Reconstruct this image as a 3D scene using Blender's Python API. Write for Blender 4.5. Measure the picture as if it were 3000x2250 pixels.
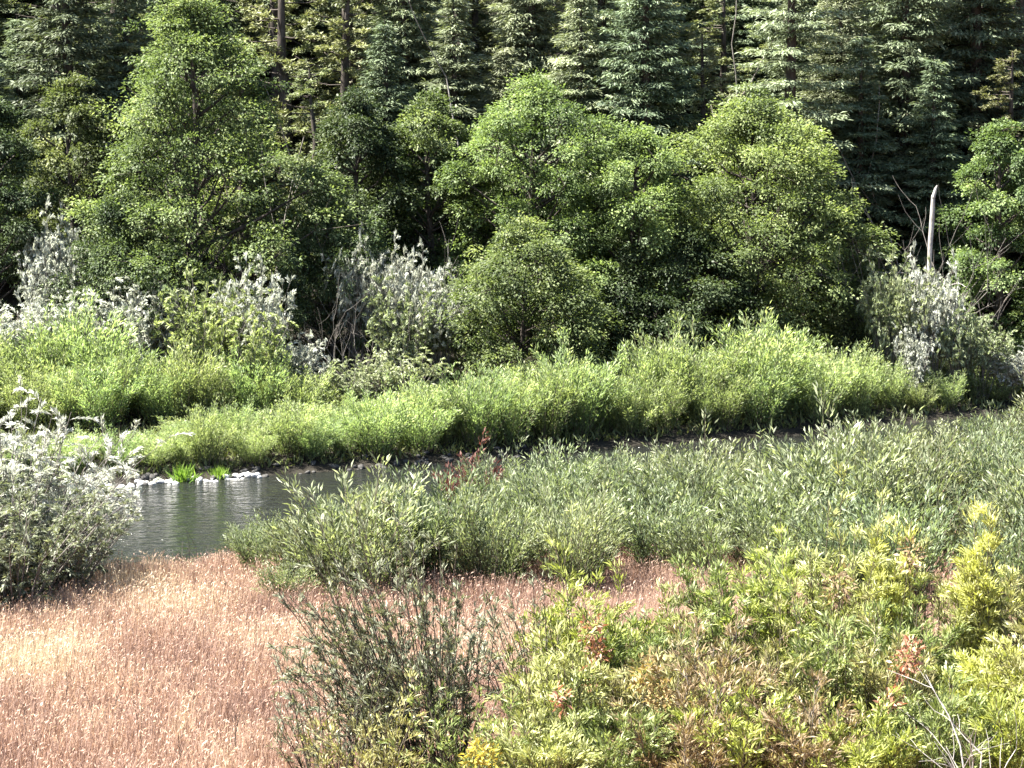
import bpy, math
import numpy as np

# ---------------------------------------------------------------- camera, light, exposure
for o in list(bpy.data.objects):
    bpy.data.objects.remove(o)
SC = bpy.context.scene
COL = SC.collection
CAM_H, PITCH, FOC = 14.0, math.radians(7.26), 2634.0
cam_data = bpy.data.cameras.new('camera')
cam_data.sensor_width = 36.0
cam_data.lens = 36.0 * FOC / 1024.0
cam_data.clip_start = 0.5
cam_data.clip_end = 3000
camera = bpy.data.objects.new('camera', cam_data)
COL.objects.link(camera)
camera.location = (0, 0, CAM_H)
camera.rotation_euler = (math.pi / 2 - PITCH, 0, 0)
SC.camera = camera

SUN_EL, SUN_AZ = math.radians(59), math.radians(-94)     # azimuth from +Y, negative = left
world = bpy.data.worlds.new('World')
SC.world = world
world.use_nodes = True
wn = world.node_tree.nodes
wl = world.node_tree.links
sky = wn.new('ShaderNodeTexSky')
sky.sky_type = 'NISHITA'
sky.sun_disc = False
sky.sun_elevation = SUN_EL
sky.sun_rotation = SUN_AZ
wn['Background'].inputs['Strength'].default_value = 0.05
wl.new(sky.outputs[0], wn['Background'].inputs['Color'])
sun_data = bpy.data.lights.new('sun', 'SUN')
sun_data.energy = 5.0
sun_data.angle = math.radians(0.5)
sun_data.color = (1.0, 0.95, 0.86)
sun = bpy.data.objects.new('sun', sun_data)
COL.objects.link(sun)
sun.location = (-60, 20, 80)
sun.rotation_euler = (math.pi / 2 - SUN_EL, 0, -SUN_AZ + math.pi)
SC.view_settings.view_transform = 'Standard'
SC.view_settings.look = 'None'
SC.view_settings.gamma = 1
SC.view_settings.use_curve_mapping = False
SC.view_settings.exposure = 2.95
SC.render.engine = 'CYCLES'
SC.cycles.max_bounces = 4
SC.cycles.transparent_max_bounces = 4

# ---------------------------------------------------------------- pixels to directions
CP, SP = math.cos(PITCH), math.sin(PITCH)


def at_y(px, py, y):
    """point on the ray of a photo pixel (1024 x 768) at ground distance y"""
    a, b = (px - 512) / FOC, -(py - 384) / FOC
    ry, rz = CP + b * SP, -SP + b * CP
    t = y / ry
    return a * t, CAM_H + rz * t


def px_of(x, y, z):
    dz = z - CAM_H
    dep = y * CP - dz * SP
    return 512 + FOC * x / dep, 384 - FOC * (y * SP + dz * CP) / dep


# ---------------------------------------------------------------- terrain
SX = np.array([-160, -40, -12.8, -7, -1.1, 3.1, 10.4, 17, 26, 45, 160], float)
FARY = np.array([60, 77, 83.9, 86.3, 89.1, 91.8, 95.0, 99.4, 104, 112, 160], float)
NEAX = np.array([-160, -40, -12, -8.6, -7, -3, 0, 10, 17, 26, 45, 160], float)
NEAY = np.array([44, 61, 67.2, 68.3, 69.6, 73.0, 76.0, 82, 87, 92, 99, 146], float)


def far_shore(x):
    return np.interp(x, SX, FARY)


def near_shore(x):
    return np.interp(x, NEAX, NEAY)


def sst(a, b, v):
    t = np.clip((v - a) / (b - a), 0, 1)
    return t * t * (3 - 2 * t)


def bumps(x, y):
    return (np.sin(x * 1.3 + np.sin(y * .7) * 1.7) * np.sin(y * 1.1 + .6 * np.sin(x * .9)) * .10
            + np.sin(x * 3.1 + y * 1.7) * np.sin(y * 2.9 - x * .8) * .04)


def ground_h(x, y):
    x = np.asarray(x, float)
    y = np.asarray(y, float)
    dn = near_shore(x) - y
    df = y - far_shore(x)
    mid = -.55 * np.clip(np.minimum(-dn, -df) / 2.5, 0, 1) - .02
    near = .35 * sst(0, .8, dn) + .55 * sst(.6, 4.5, dn) + .30 * np.maximum(38 - y, 0) * sst(38, 30, y) \
        + np.maximum(dn, 0) * .004
    far = .38 * sst(0, 1.6, df) + .05 * np.maximum(df - 1, 0) + .9 * sst(8, 15, df) \
        + .36 * np.maximum(y - 108, 0) * sst(106, 114, y)
    z = np.where(dn > 0, near, np.where(df > 0, far, mid))
    amp = sst(.4, 2.5, np.maximum(dn, df))
    return z + bumps(x, y) * amp


def gh(x, y):
    return float(ground_h(x, y))


# ---------------------------------------------------------------- mesh helpers
def make_mesh(name, verts, quads=None, tris=None, var=None, smooth=False):
    nq = 0 if quads is None else len(quads)
    nt = 0 if tris is None else len(tris)
    me = bpy.data.meshes.new(name)
    me.vertices.add(len(verts))
    me.vertices.foreach_set('co', np.ascontiguousarray(verts, np.float32).ravel())
    loops = []
    if nq:
        loops.append(np.asarray(quads, np.int32).ravel())
    if nt:
        loops.append(np.asarray(tris, np.int32).ravel())
    lv = np.concatenate(loops)
    me.loops.add(len(lv))
    me.loops.foreach_set('vertex_index', lv)
    me.polygons.add(nq + nt)
    st = np.concatenate([np.arange(nq) * 4, nq * 4 + np.arange(nt) * 3]).astype(np.int32)
    me.polygons.foreach_set('loop_start', st)
    me.update(calc_edges=True)
    if var is not None:
        at = me.attributes.new('var', 'FLOAT', 'FACE')
        at.data.foreach_set('value', np.ascontiguousarray(var, np.float32))
    if smooth:
        me.polygons.foreach_set('use_smooth', np.ones(nq + nt, bool))
    me.validate()
    return me


def nrm(v):
    return v / np.maximum(np.linalg.norm(v, axis=-1, keepdims=True), 1e-9)


class Leaves:
    """collects leaf-shaped faces"""

    def __init__(self):
        self.v, self.a = [], []

    def add(self, P, D, N, L, W, var, droop=.12, fold=.22, mid=.45):
        n = len(P)
        D = nrm(D)
        S = nrm(np.cross(D, N))
        N = np.cross(S, D)
        L = np.broadcast_to(np.asarray(L, float).reshape(-1, 1), (n, 1))
        W = np.broadcast_to(np.asarray(W, float).reshape(-1, 1), (n, 1))
        c = P + D * L * mid
        out = np.stack([P, c + S * W * .5 + N * W * fold, P + D * L - N * L * droop,
                        c - S * W * .5 + N * W * fold], 1)
        self.v.append(out.reshape(-1, 3))
        self.a.append(np.broadcast_to(var, (n,)))

    def count(self):
        return sum(len(a) for a in self.a)

    def mesh(self, name):
        v = np.concatenate(self.v)
        return make_mesh(name, v, quads=np.arange(len(v)).reshape(-1, 4), var=np.concatenate(self.a))


class Tubes:
    def __init__(self):
        self.v, self.f, self.n = [], [], 0

    def add(self, pts, rad, k=5):
        pts = np.asarray(pts, float)
        rad = np.asarray(rad, float)
        m = len(pts)
        T = nrm(np.gradient(pts, axis=0))
        ref = np.array([1., 0, 0]) if abs(T[0][0]) < .8 else np.array([0, 1., 0])
        A = nrm(np.cross(T, ref))
        B = np.cross(T, A)
        an = np.arange(k) * 2 * math.pi / k
        ring = pts[:, None] + rad[:, None, None] * (np.cos(an)[None, :, None] * A[:, None]
                                                    + np.sin(an)[None, :, None] * B[:, None])
        self.v.append(ring.reshape(-1, 3))
        i = np.arange(m - 1)[:, None] * k
        j = np.arange(k)[None]
        jn = (j + 1) % k
        q = np.stack([i + j, i + jn, i + k + jn, i + k + j], -1).reshape(-1, 4) + self.n
        self.f.append(q)
        self.n += m * k

    def mesh(self, name):
        return make_mesh(name, np.concatenate(self.v), quads=np.concatenate(self.f), smooth=True)


def link(name, data, parent=None, mat=None):
    o = bpy.data.objects.new(name, data)
    COL.objects.link(o)
    if mat is not None and data is not None:
        if not data.materials:
            data.materials.append(mat)
        elif data.materials[0] != mat:           # shared mesh, its own leaf colour
            o.material_slots[0].link = 'OBJECT'
            o.material_slots[0].material = mat
    if parent is not None:
        o.parent = parent
    return o


def tag(o, label, cat, group=None):
    o['label'] = label
    o['category'] = cat
    if group:
        o['group'] = group
    return o


def thing(name, label, cat, loc, rz=0, group=None, sc=None):
    o = link(name, None)
    o.empty_display_size = .2
    o.location = loc
    o.rotation_euler = (0, 0, rz)
    if sc is not None:
        o.scale = sc
    return tag(o, label, cat, group)


def structure(o):
    o['kind'] = 'structure'
    return o


# ---------------------------------------------------------------- materials
def new_mat(name):
    m = bpy.data.materials.new(name)
    m.use_nodes = True
    nt = m.node_tree
    nt.nodes.clear()
    return m, nt.nodes, nt.links


def leaf_mat(name, stops, trans=.35, rough=.55, spec=.22, tint=(1.04, 1.1, .60), objvar=.25):
    """stops: list of (pos, rgb) over the per-leaf value"""
    m, N, L = new_mat(name)
    out = N.new('ShaderNodeOutputMaterial')
    at = N.new('ShaderNodeAttribute')
    at.attribute_name = 'var'
    rp = N.new('ShaderNodeValToRGB')
    el = rp.color_ramp.elements
    while len(el) < len(stops):
        el.new(.5)
    for e, (p, c) in zip(el, stops):
        e.position = p
        e.color = (*c, 1)
    L.new(at.outputs['Fac'], rp.inputs[0])
    oi = N.new('ShaderNodeObjectInfo')
    hs = N.new('ShaderNodeHueSaturation')
    mr = N.new('ShaderNodeMapRange')
    mr.inputs['To Min'].default_value = 1 - objvar
    mr.inputs['To Max'].default_value = 1 + objvar
    L.new(oi.outputs['Random'], mr.inputs['Value'])
    L.new(mr.outputs[0], hs.inputs['Value'])
    mh = N.new('ShaderNodeMapRange')
    mh.inputs['To Min'].default_value = .5 - .02 * objvar / .25
    mh.inputs['To Max'].default_value = .5 + .02 * objvar / .25
    ml = N.new('ShaderNodeMath')
    ml.operation = 'FRACT'
    mm = N.new('ShaderNodeMath')
    mm.operation = 'MULTIPLY'
    mm.inputs[1].default_value = 7.31
    L.new(oi.outputs['Random'], mm.inputs[0])
    L.new(mm.outputs[0], ml.inputs[0])
    L.new(ml.outputs[0], mh.inputs['Value'])
    L.new(mh.outputs[0], hs.inputs['Hue'])
    hs.inputs['Saturation'].default_value = .94
    L.new(rp.outputs[0], hs.inputs['Color'])
    pb = N.new('ShaderNodeBsdfPrincipled')
    pb.inputs['Roughness'].default_value = rough
    pb.inputs['Specular IOR Level'].default_value = spec
    L.new(hs.outputs[0], pb.inputs['Base Color'])
    tr = N.new('ShaderNodeBsdfTranslucent')
    mx = N.new('ShaderNodeMix')
    mx.data_type = 'RGBA'
    mx.blend_type = 'MULTIPLY'
    mx.inputs[0].default_value = 1
    L.new(hs.outputs[0], mx.inputs[6])
    mx.inputs[7].default_value = (*tint, 1)
    L.new(mx.outputs[2], tr.inputs['Color'])
    ms = N.new('ShaderNodeMixShader')
    ms.inputs[0].default_value = trans
    L.new(pb.outputs[0], ms.inputs[1])
    L.new(tr.outputs[0], ms.inputs[2])
    L.new(ms.outputs[0], out.inputs['Surface'])
    return m


def noise_mat(name, stops, scale=(1, 1, 1), nscale=3., detail=6, rough=.9, bump=.3, spec=.2, bscale=None):
    m, N, L = new_mat(name)
    out = N.new('ShaderNodeOutputMaterial')
    tc = N.new('ShaderNodeTexCoord')
    mp = N.new('ShaderNodeMapping')
    mp.inputs['Scale'].default_value = scale
    L.new(tc.outputs['Object'], mp.inputs[0])
    nz = N.new('ShaderNodeTexNoise')
    nz.inputs['Scale'].default_value = nscale
    nz.inputs['Detail'].default_value = detail
    L.new(mp.outputs[0], nz.inputs['Vector'])
    rp = N.new('ShaderNodeValToRGB')
    el = rp.color_ramp.elements
    while len(el) < len(stops):
        el.new(.5)
    for e, (p, c) in zip(el, stops):
        e.position = p
        e.color = (*c, 1)
    L.new(nz.outputs[0], rp.inputs[0])
    pb = N.new('ShaderNodeBsdfPrincipled')
    pb.inputs['Roughness'].default_value = rough
    pb.inputs['Specular IOR Level'].default_value = spec
    L.new(rp.outputs[0], pb.inputs['Base Color'])
    n2 = N.new('ShaderNodeTexNoise')
    n2.inputs['Scale'].default_value = bscale or nscale * 4
    n2.inputs['Detail'].default_value = 5
    L.new(mp.outputs[0], n2.inputs['Vector'])
    bp = N.new('ShaderNodeBump')
    bp.inputs['Strength'].default_value = bump
    bp.inputs['Distance'].default_value = .05
    L.new(n2.outputs[0], bp.inputs['Height'])
    L.new(bp.outputs[0], pb.inputs['Normal'])
    L.new(pb.outputs[0], out.inputs['Surface'])
    return m


M = {}
M['bark'] = noise_mat('bark', [(.3, (.022, .018, .015)), (.7, (.065, .055, .048))], (1, 1, .2), 9)
M['pale_bark'] = noise_mat('pale_bark', [(.3, (.10, .088, .078)), (.65, (.24, .22, .20))], (1, 1, .3), 7)
M['dead_wood'] = noise_mat('dead_wood', [(.25, (.13, .12, .11)), (.65, (.33, .315, .295))], (1, 1, .25), 8)
M['grey_twig'] = noise_mat('grey_twig', [(.3, (.075, .066, .06)), (.7, (.18, .165, .15))], (1, 1, .3), 8)
M['stem'] = noise_mat('stem', [(.3, (.05, .04, .03)), (.7, (.13, .11, .08))], (1, 1, .3), 8)
M['dark_stem'] = noise_mat('dark_stem', [(.3, (.03, .025, .022)), (.7, (.075, .06, .05))], (1, 1, .3), 8)
M['stone'] = noise_mat('stone', [(.3, (.30, .295, .29)), (.7, (.55, .545, .53))], (1, 1, 1), 5, bump=.4)
M['dark_stone'] = noise_mat('dark_stone', [(.3, (.022, .021, .02)), (.7, (.075, .072, .068))], (1, 1, 1), 5, bump=.4)

M['alder'] = leaf_mat('alder_leaf', [(0, (.026, .042, .016)), (.45, (.082, .114, .040)), (.8, (.155, .195, .072)),
                                     (1, (.28, .32, .14))], .42)
M['bright'] = leaf_mat('bright_leaf', [(0, (.034, .052, .019)), (.45, (.104, .138, .046)), (.8, (.185, .228, .080)),
                                       (1, (.30, .34, .14))], .44)
M['deep'] = leaf_mat('dark_shade_leaf', [(0, (.014, .027, .011)), (.5, (.036, .058, .022)), (1, (.105, .14, .055))], .3)  # dark green leaves, colour lowered further to stand in for shade in the hollows
M['olive'] = leaf_mat('olive_needle', [(0, (.06, .072, .034)), (.5, (.150, .168, .075)), (1, (.30, .32, .17))], .28)
M['fir'] = leaf_mat('fir_needle', [(0, (.038, .054, .030)), (.5, (.10, .132, .072)), (1, (.23, .27, .16))], .25)
M['pale_fir'] = leaf_mat('pale_fir_needle', [(0, (.07, .088, .052)), (.5, (.175, .205, .118)), (1, (.34, .38, .24))], .28)
M['far_willow'] = leaf_mat('far_willow_leaf', [(0, (.062, .086, .034)), (.4, (.182, .242, .098)), (.75, (.305, .365, .175)),
                                               (1, (.52, .55, .37))], .48, objvar=.24)
M['near_willow'] = leaf_mat('near_willow_leaf', [(0, (.026, .036, .016)), (.45, (.112, .138, .072)), (.8, (.235, .268, .16)),
                                                 (1, (.52, .54, .42))], .40, objvar=.30)
M['dull_willow'] = leaf_mat('dull_willow_leaf', [(0, (.04, .048, .03)), (.45, (.115, .135, .085)), (1, (.34, .36, .27))], .3, objvar=.1)
M['silver'] = leaf_mat('silver_leaf', [(0, (.10, .115, .085)), (.4, (.335, .355, .30)), (1, (.62, .64, .58))], .35,
                       tint=(1, 1, .85), objvar=.12)
M['sage'] = leaf_mat('sage_leaf', [(0, (.10, .125, .06)), (.45, (.205, .24, .13)), (1, (.40, .43, .29))], .3, objvar=.12)

# ---------------------------------------------------------------- ground and water


def grid_axis(segs):
    out = []
    for a, b, s in segs:
        out.append(np.arange(a, b, s))
    out.append([segs[-1][1]])
    return np.concatenate(out)


def build_ground():
    xs = grid_axis([(-900, -160, 60), (-160, -40, 8), (-40, 40, .5), (40, 160, 8), (160, 900, 60)])
    ys = grid_axis([(-600, -20, 40), (-20, 38, 2), (38, 116, .4), (116, 200, 3), (200, 1400, 60)])
    X, Y = np.meshgrid(xs, ys)
    yc = np.clip(Y, -20, 330)
    Z = ground_h(np.clip(X, -160, 160), yc)
    v = np.stack([X, Y, Z], -1).reshape(-1, 3)
    w = len(xs)
    i = np.arange(len(ys) - 1)[:, None] * w + np.arange(w - 1)[None]
    q = np.stack([i, i + 1, i + w + 1, i + w], -1).reshape(-1, 4)
    me = make_mesh('ground', v, quads=q, smooth=True)
    m, N, L = new_mat('ground')
    out = N.new('ShaderNodeOutputMaterial')
    pb = N.new('ShaderNodeBsdfPrincipled')
    pb.inputs['Roughness'].default_value = .95
    pb.inputs['Specular IOR Level'].default_value = .1
    tc = N.new('ShaderNodeTexCoord')
    nz = N.new('ShaderNodeTexNoise')
    nz.inputs['Scale'].default_value = 1.2
    nz.inputs['Detail'].default_value = 8
    L.new(tc.outputs['Object'], nz.inputs['Vector'])
    r1 = N.new('ShaderNodeValToRGB')      # dry grass thatch of the meadow
    r1.color_ramp.elements[0].position = .3
    r1.color_ramp.elements[0].color = (.11, .065, .045, 1)
    r1.color_ramp.elements[1].position = .7
    r1.color_ramp.elements[1].color = (.22, .14, .10, 1)
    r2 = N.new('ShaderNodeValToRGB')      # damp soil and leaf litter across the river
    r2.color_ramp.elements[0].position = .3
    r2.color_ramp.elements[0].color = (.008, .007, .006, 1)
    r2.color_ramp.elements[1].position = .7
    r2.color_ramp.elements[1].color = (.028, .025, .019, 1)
    L.new(nz.outputs[0], r1.inputs[0])
    L.new(nz.outputs[0], r2.inputs[0])
    at = N.new('ShaderNodeAttribute')
    at.attribute_name = 'meadow'
    mx = N.new('ShaderNodeMix')
    mx.data_type = 'RGBA'
    L.new(at.outputs['Fac'], mx.inputs[0])
    L.new(r2.outputs[0], mx.inputs[6])
    L.new(r1.outputs[0], mx.inputs[7])
    L.new(mx.outputs[2], pb.inputs['Base Color'])
    bp = N.new('ShaderNodeBump')
    bp.inputs['Strength'].default_value = .5
    bp.inputs['Distance'].default_value = .1
    n2 = N.new('ShaderNodeTexNoise')
    n2.inputs['Scale'].default_value = 9
    L.new(tc.outputs['Object'], n2.inputs['Vector'])
    L.new(n2.outputs[0], bp.inputs['Height'])
    L.new(bp.outputs[0], pb.inputs['Normal'])
    L.new(pb.outputs[0], out.inputs['Surface'])
    dn = near_shore(X) - Y
    a = me.attributes.new('meadow', 'FLOAT', 'POINT')
    a.data.foreach_set('value', sst(.3, 1.6, dn).astype(np.float32).ravel())
    structure(link('ground', me, None, m))


def build_river():
    xs = np.arange(-150, 150.1, 1.5)
    rows = 14
    t = np.linspace(0, 1, rows)
    X = np.repeat(xs[None], rows, 0)
    y0, y1 = near_shore(xs) - .7, far_shore(xs) + .7
    Y = y0[None] + (y1 - y0)[None] * t[:, None]
    v = np.stack([X, Y, np.zeros_like(X)], -1).reshape(-1, 3)
    w = len(xs)
    i = np.arange(rows - 1)[:, None] * w + np.arange(w - 1)[None]
    q = np.stack([i, i + 1, i + w + 1, i + w], -1).reshape(-1, 4)
    me = make_mesh('river', v, quads=q, smooth=True)
    m, N, L = new_mat('river_water')
    out = N.new('ShaderNodeOutputMaterial')
    pb = N.new('ShaderNodeBsdfPrincipled')
    pb.inputs['Base Color'].default_value = (.010, .011, .0095, 1)
    pb.inputs['Roughness'].default_value = .10
    pb.inputs['IOR'].default_value = 1.33
    pb.inputs['Specular IOR Level'].default_value = .28
    tc = N.new('ShaderNodeTexCoord')
    mp = N.new('ShaderNodeMapping')
    mp.inputs['Rotation'].default_value = (0, 0, math.radians(-24))
    mp.inputs['Scale'].default_value = (.9, 1.5, 1)
    L.new(tc.outputs['Object'], mp.inputs[0])
    n1 = N.new('ShaderNodeTexNoise')
    n1.inputs['Scale'].default_value = 2.2
    n1.inputs['Detail'].default_value = 4
    n1.inputs['Distortion'].default_value = .6
    n2 = N.new('ShaderNodeTexNoise')
    n2.inputs['Scale'].default_value = .16
    n2.inputs['Detail'].default_value = 2
    L.new(mp.outputs[0], n1.inputs['Vector'])
    L.new(mp.outputs[0], n2.inputs['Vector'])
    mr = N.new('ShaderNodeMapRange')
    mr.inputs['From Min'].default_value = .35
    mr.inputs['From Max'].default_value = .65
    mr.inputs['To Min'].default_value = .35
    mr.inputs['To Max'].default_value = 1.0
    L.new(n2.outputs[0], mr.inputs['Value'])
    ml = N.new('ShaderNodeMath')
    ml.operation = 'MULTIPLY'
    L.new(n1.outputs[0], ml.inputs[0])
    L.new(mr.outputs[0], ml.inputs[1])
    bp = N.new('ShaderNodeBump')
    bp.inputs['Strength'].default_value = 1
    bp.inputs['Distance'].default_value = .34
    L.new(ml.outputs[0], bp.inputs['Height'])
    L.new(bp.outputs[0], pb.inputs['Normal'])
    L.new(pb.outputs[0], out.inputs['Surface'])
    structure(link('river', me, None, m))


build_ground()
build_river()

# ---------------------------------------------------------------- plant builders


def rand_dir(r, n):
    return nrm(r.normal(size=(n, 3)))


def broadleaf(seed, H, R, shape='round', clusters=260, per=95, leaf=.17, crown0=.12, dens=1.0, lobes=7, squash=1.0):
    """returns (trunk mesh, limb mesh, crown mesh); base at origin"""
    r = np.random.default_rng(seed)
    tk = Tubes()
    n = 9
    tz = np.linspace(-.3, H * .86, n)
    wob = np.cumsum(r.normal(0, .05 * H / 9, (n, 2)), 0)
    wob -= wob[0]
    tp = np.column_stack([wob, tz])
    r0 = .022 * H
    tk.add(tp, np.linspace(r0, r0 * .18, n), 7)
    lm = Tubes()
    lv = Leaves()
    lob_a = r.uniform(0, 2 * math.pi, lobes)
    lob_t = r.uniform(.1, .95, lobes)
    lob_s = r.uniform(.10, .28, lobes)

    def env(t, a):
        if shape == 'cone':
            e = np.interp(t, [0, .12, .3, .6, .85, 1], [.62, .92, 1, .72, .36, .06])
        elif shape == 'dome':
            e = np.interp(t, [0, .12, .4, .7, .88, .96, 1], [.6, .9, 1, .92, .66, .42, .15])
        elif shape == 'low':
            e = np.interp(t, [0, .15, .45, .75, .92, 1], [.75, .97, 1, .82, .5, .1])
        else:
            e = np.interp(t, [0, .12, .4, .7, .9, 1], [.45, .78, 1, .86, .52, .1])
        s = 1.0
        for la, lt, ls in zip(lob_a, lob_t, lob_s):
            s = s + ls * np.exp(-((t - lt) / .14) ** 2) * np.cos(np.clip((a - la + math.pi) % (2 * math.pi) - math.pi, -1.5, 1.5)) ** 2
        return e * s * .86

    nb = max(10, int(clusters / 5.6))
    for i in range(nb):
        tt = (i + r.random()) / nb
        tt = tt ** .9
        t = crown0 + (1 - crown0) * tt
        a = i * 2.39996 + r.normal(0, .5)
        q = r.uniform(.36, .88) if tt < .9 else r.uniform(0, .4)
        rr = R * env(min(tt, 1), a) * q * 1.06
        zc = t * H * .93
        ax0 = np.array([np.interp(zc, tp[:, 2], tp[:, 0]), np.interp(zc, tp[:, 2], tp[:, 1])])
        out = np.array([math.cos(a), math.sin(a) * squash, 0])
        c = np.array([ax0[0], ax0[1], zc]) + out * rr
        br = R * r.uniform(.20, .44) * (1 - .45 * tt) * (R / 4.0) ** -.15
        bv = r.normal(0, .13)
        zb = max(.08 * H, zc - rr * r.uniform(.35, .9) - .3)
        b = np.array([np.interp(zb, tp[:, 2], tp[:, 0]), np.interp(zb, tp[:, 2], tp[:, 1]), zb])
        m1 = b + (c - b) * .5 + np.array([0, 0, -.05 * np.linalg.norm(c - b)]) + r.normal(0, .1, 3)
        lm.add([b, m1, c], [.006 * H, .004 * H, .02], 4)
        for j in range(12):
            u = rand_dir(r, 1)[0] + out * .45 + np.array([0, 0, .35])
            u = u / np.linalg.norm(u)
            f = r.uniform(.55, 1.05) if r.random() < .76 else r.uniform(1.15, 1.6)
            cc = c + u * f * np.array([br, br, br * .82])
            if f > 1.1 or j % 4 == 0:
                lm.add([c, (c + cc) / 2, cc], [.02, .014, .006], 3)
            k = int(per * dens * r.uniform(.5, 1.3) * (.6 if f > 1.1 else 1))
            cr = r.uniform(.30, .62) * (R / 4.0) ** .3
            w = rand_dir(r, k) * (r.random((k, 1)) ** .5)
            P = cc + w * np.array([cr * 1.15, cr * 1.15, cr * .62])
            dd = (P - cc) @ u
            P[:, 2] -= .25 * np.maximum(dd, 0)
            D = out * .4 + u * .35 + w * .8 + r.normal(0, .4, (k, 3))
            D[:, 2] -= .22
            Nn = np.array([0, 0, .85]) + u * .45 + w * .3 + r.normal(0, .36, (k, 3))
            L = leaf * r.uniform(.6, 1.4, k)
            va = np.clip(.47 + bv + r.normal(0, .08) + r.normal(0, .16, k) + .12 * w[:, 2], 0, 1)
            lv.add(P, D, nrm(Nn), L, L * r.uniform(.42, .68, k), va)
    return tk.mesh('trunk'), lm.mesh('limbs'), lv.mesh('crown')


def conifer(seed, H, R, z0=.04, droop=.28, spacing=.40, boughs=6, sprays=13, leaf=.25, dead_low=0., power=.85, ragged=.25, jit=.24):
    r = np.random.default_rng(seed)
    tk, lm, lv = Tubes(), Tubes(), Leaves()
    n = 9
    tz = np.linspace(-.4, H, n)
    wob = np.cumsum(r.normal(0, .03, (n, 2)), 0)
    wob -= wob[0]
    tk.add(np.column_stack([wob, tz]), np.linspace(.017 * H, .01, n), 7)
    z = z0 * H
    while z < H * .985:
        t = z / H
        Rl = R * (1 - t) ** power * min(1, .62 + t * 3.2)
        a0 = r.uniform(0, 6.28)
        for b in range(boughs):
            a = a0 + b * 6.283 / boughs + r.normal(0, .25)
            ln = Rl * r.uniform(1 - 2 * ragged, 1 + ragged * .5) + .12
            ca, sa = math.cos(a), math.sin(a)
            zz = z + r.normal(0, jit)
            dr = droop * r.uniform(.5, 1.5)
            s = np.linspace(0, 1, 5)
            rise = .22 * (t - .25)
            zc = zz + ln * (rise * s - dr * (1 - t * .6) * s ** 1.6 + .10 * s ** 4)
            pts = np.column_stack([ca * ln * s, sa * ln * s, zc])
            lm.add(pts, np.linspace(.012 + .008 * ln, .004, 5), 4)
            if r.random() < dead_low * (1 - t * 2.2):
                continue
            m = max(4, int(sprays * (ln / R) ** .7 * 1.3))
            if t > .78:
                m = max(3, m // 2)
            bv = r.normal(0, .15)
            for k in range(m):
                sk = .05 + .95 * (k + r.random() * .7) / m
                p = np.array([np.interp(sk, s, pts[:, 0]), np.interp(sk, s, pts[:, 1]), np.interp(sk, s, pts[:, 2])])
                tw = (.20 + .52 * (1 - sk)) * min(1, ln / 1.5 + .25)
                for sd in (-1, 1):
                    nn = 9
                    q = (np.arange(nn) + r.random(nn) * .8) / nn
                    lat = np.array([-sa * sd, ca * sd, 0]) * .8 + np.array([ca, sa, -.15]) * .6
                    lat /= np.linalg.norm(lat)
                    P = p + lat * (q * tw)[:, None] + r.normal(0, .085, (nn, 3))
                    P[:, 2] -= .22 * (q * tw) ** 1.2
                    D = lat + np.array([ca, sa, 0]) * .5 + r.normal(0, .55, (nn, 3))
                    D[:, 2] -= .25
                    Nn = np.array([0, 0, .9]) + r.normal(0, .5, (nn, 3))
                    L = leaf * r.uniform(.6, 1.3, nn)
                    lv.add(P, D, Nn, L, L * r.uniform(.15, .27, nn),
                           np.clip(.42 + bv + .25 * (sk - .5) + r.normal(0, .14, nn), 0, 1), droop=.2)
        z += spacing * r.uniform(.7, 1.3)
    return tk.mesh('trunk'), lm.mesh('limbs'), lv.mesh('crown')


def pine(seed, H, R, tufts=420, per=44):
    r = np.random.default_rng(seed)
    tk, lm, lv = Tubes(), Tubes(), Leaves()
    n = 8
    tz = np.linspace(-.4, H, n)
    wob = np.cumsum(r.normal(0, .07, (n, 2)), 0)
    wob -= wob[0]
    tp = np.column_stack([wob, tz])
    tk.add(tp, np.linspace(.018 * H, .03, n), 7)
    nb = 60
    for i in range(nb):
        t = .06 + .92 * (i + r.random()) / nb
        a = r.uniform(0, 6.283)
        ln = R * (1.05 - t) ** .55 * r.uniform(.5, 1.1)
        b = np.array([np.interp(t * H, tz, wob[:, 0]), np.interp(t * H, tz, wob[:, 1]), t * H])
        d = np.array([math.cos(a), math.sin(a), r.uniform(-.12, .25)])
        s = np.linspace(0, 1, 5)[:, None]
        pts = b + d * ln * s + np.array([0, 0, 1]) * .18 * ln * s ** 2.2 + np.cumsum(r.normal(0, .03 * ln, (5, 3)), 0) * (s > 0)
        lm.add(pts, np.linspace(.05, .012, 5), 4)
        if r.random() < .12:
            continue
        k = max(2, int(tufts / nb * (ln / R) * 1.3))
        for j in range(k):
            sk = r.uniform(.15, 1.02)
            p = np.array([np.interp(sk, s[:, 0], pts[:, q]) for q in range(3)]) + r.normal(0, .24, 3) * (1.1 - .3 * sk)
            D = rand_dir(r, per) + d * .35 + np.array([0, 0, .35])
            P = p + rand_dir(r, per) * .13
            Nn = rand_dir(r, per) + np.array([0, 0, .6])
            L = r.uniform(.17, .30, per)
            cv = r.normal(0, .14)
            lv.add(P, D, Nn, L, L * .28, np.clip(.5 + cv + r.normal(0, .14, per), 0, 1))
    return tk.mesh('trunk'), lm.mesh('limbs'), lv.mesh('crown')


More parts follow.
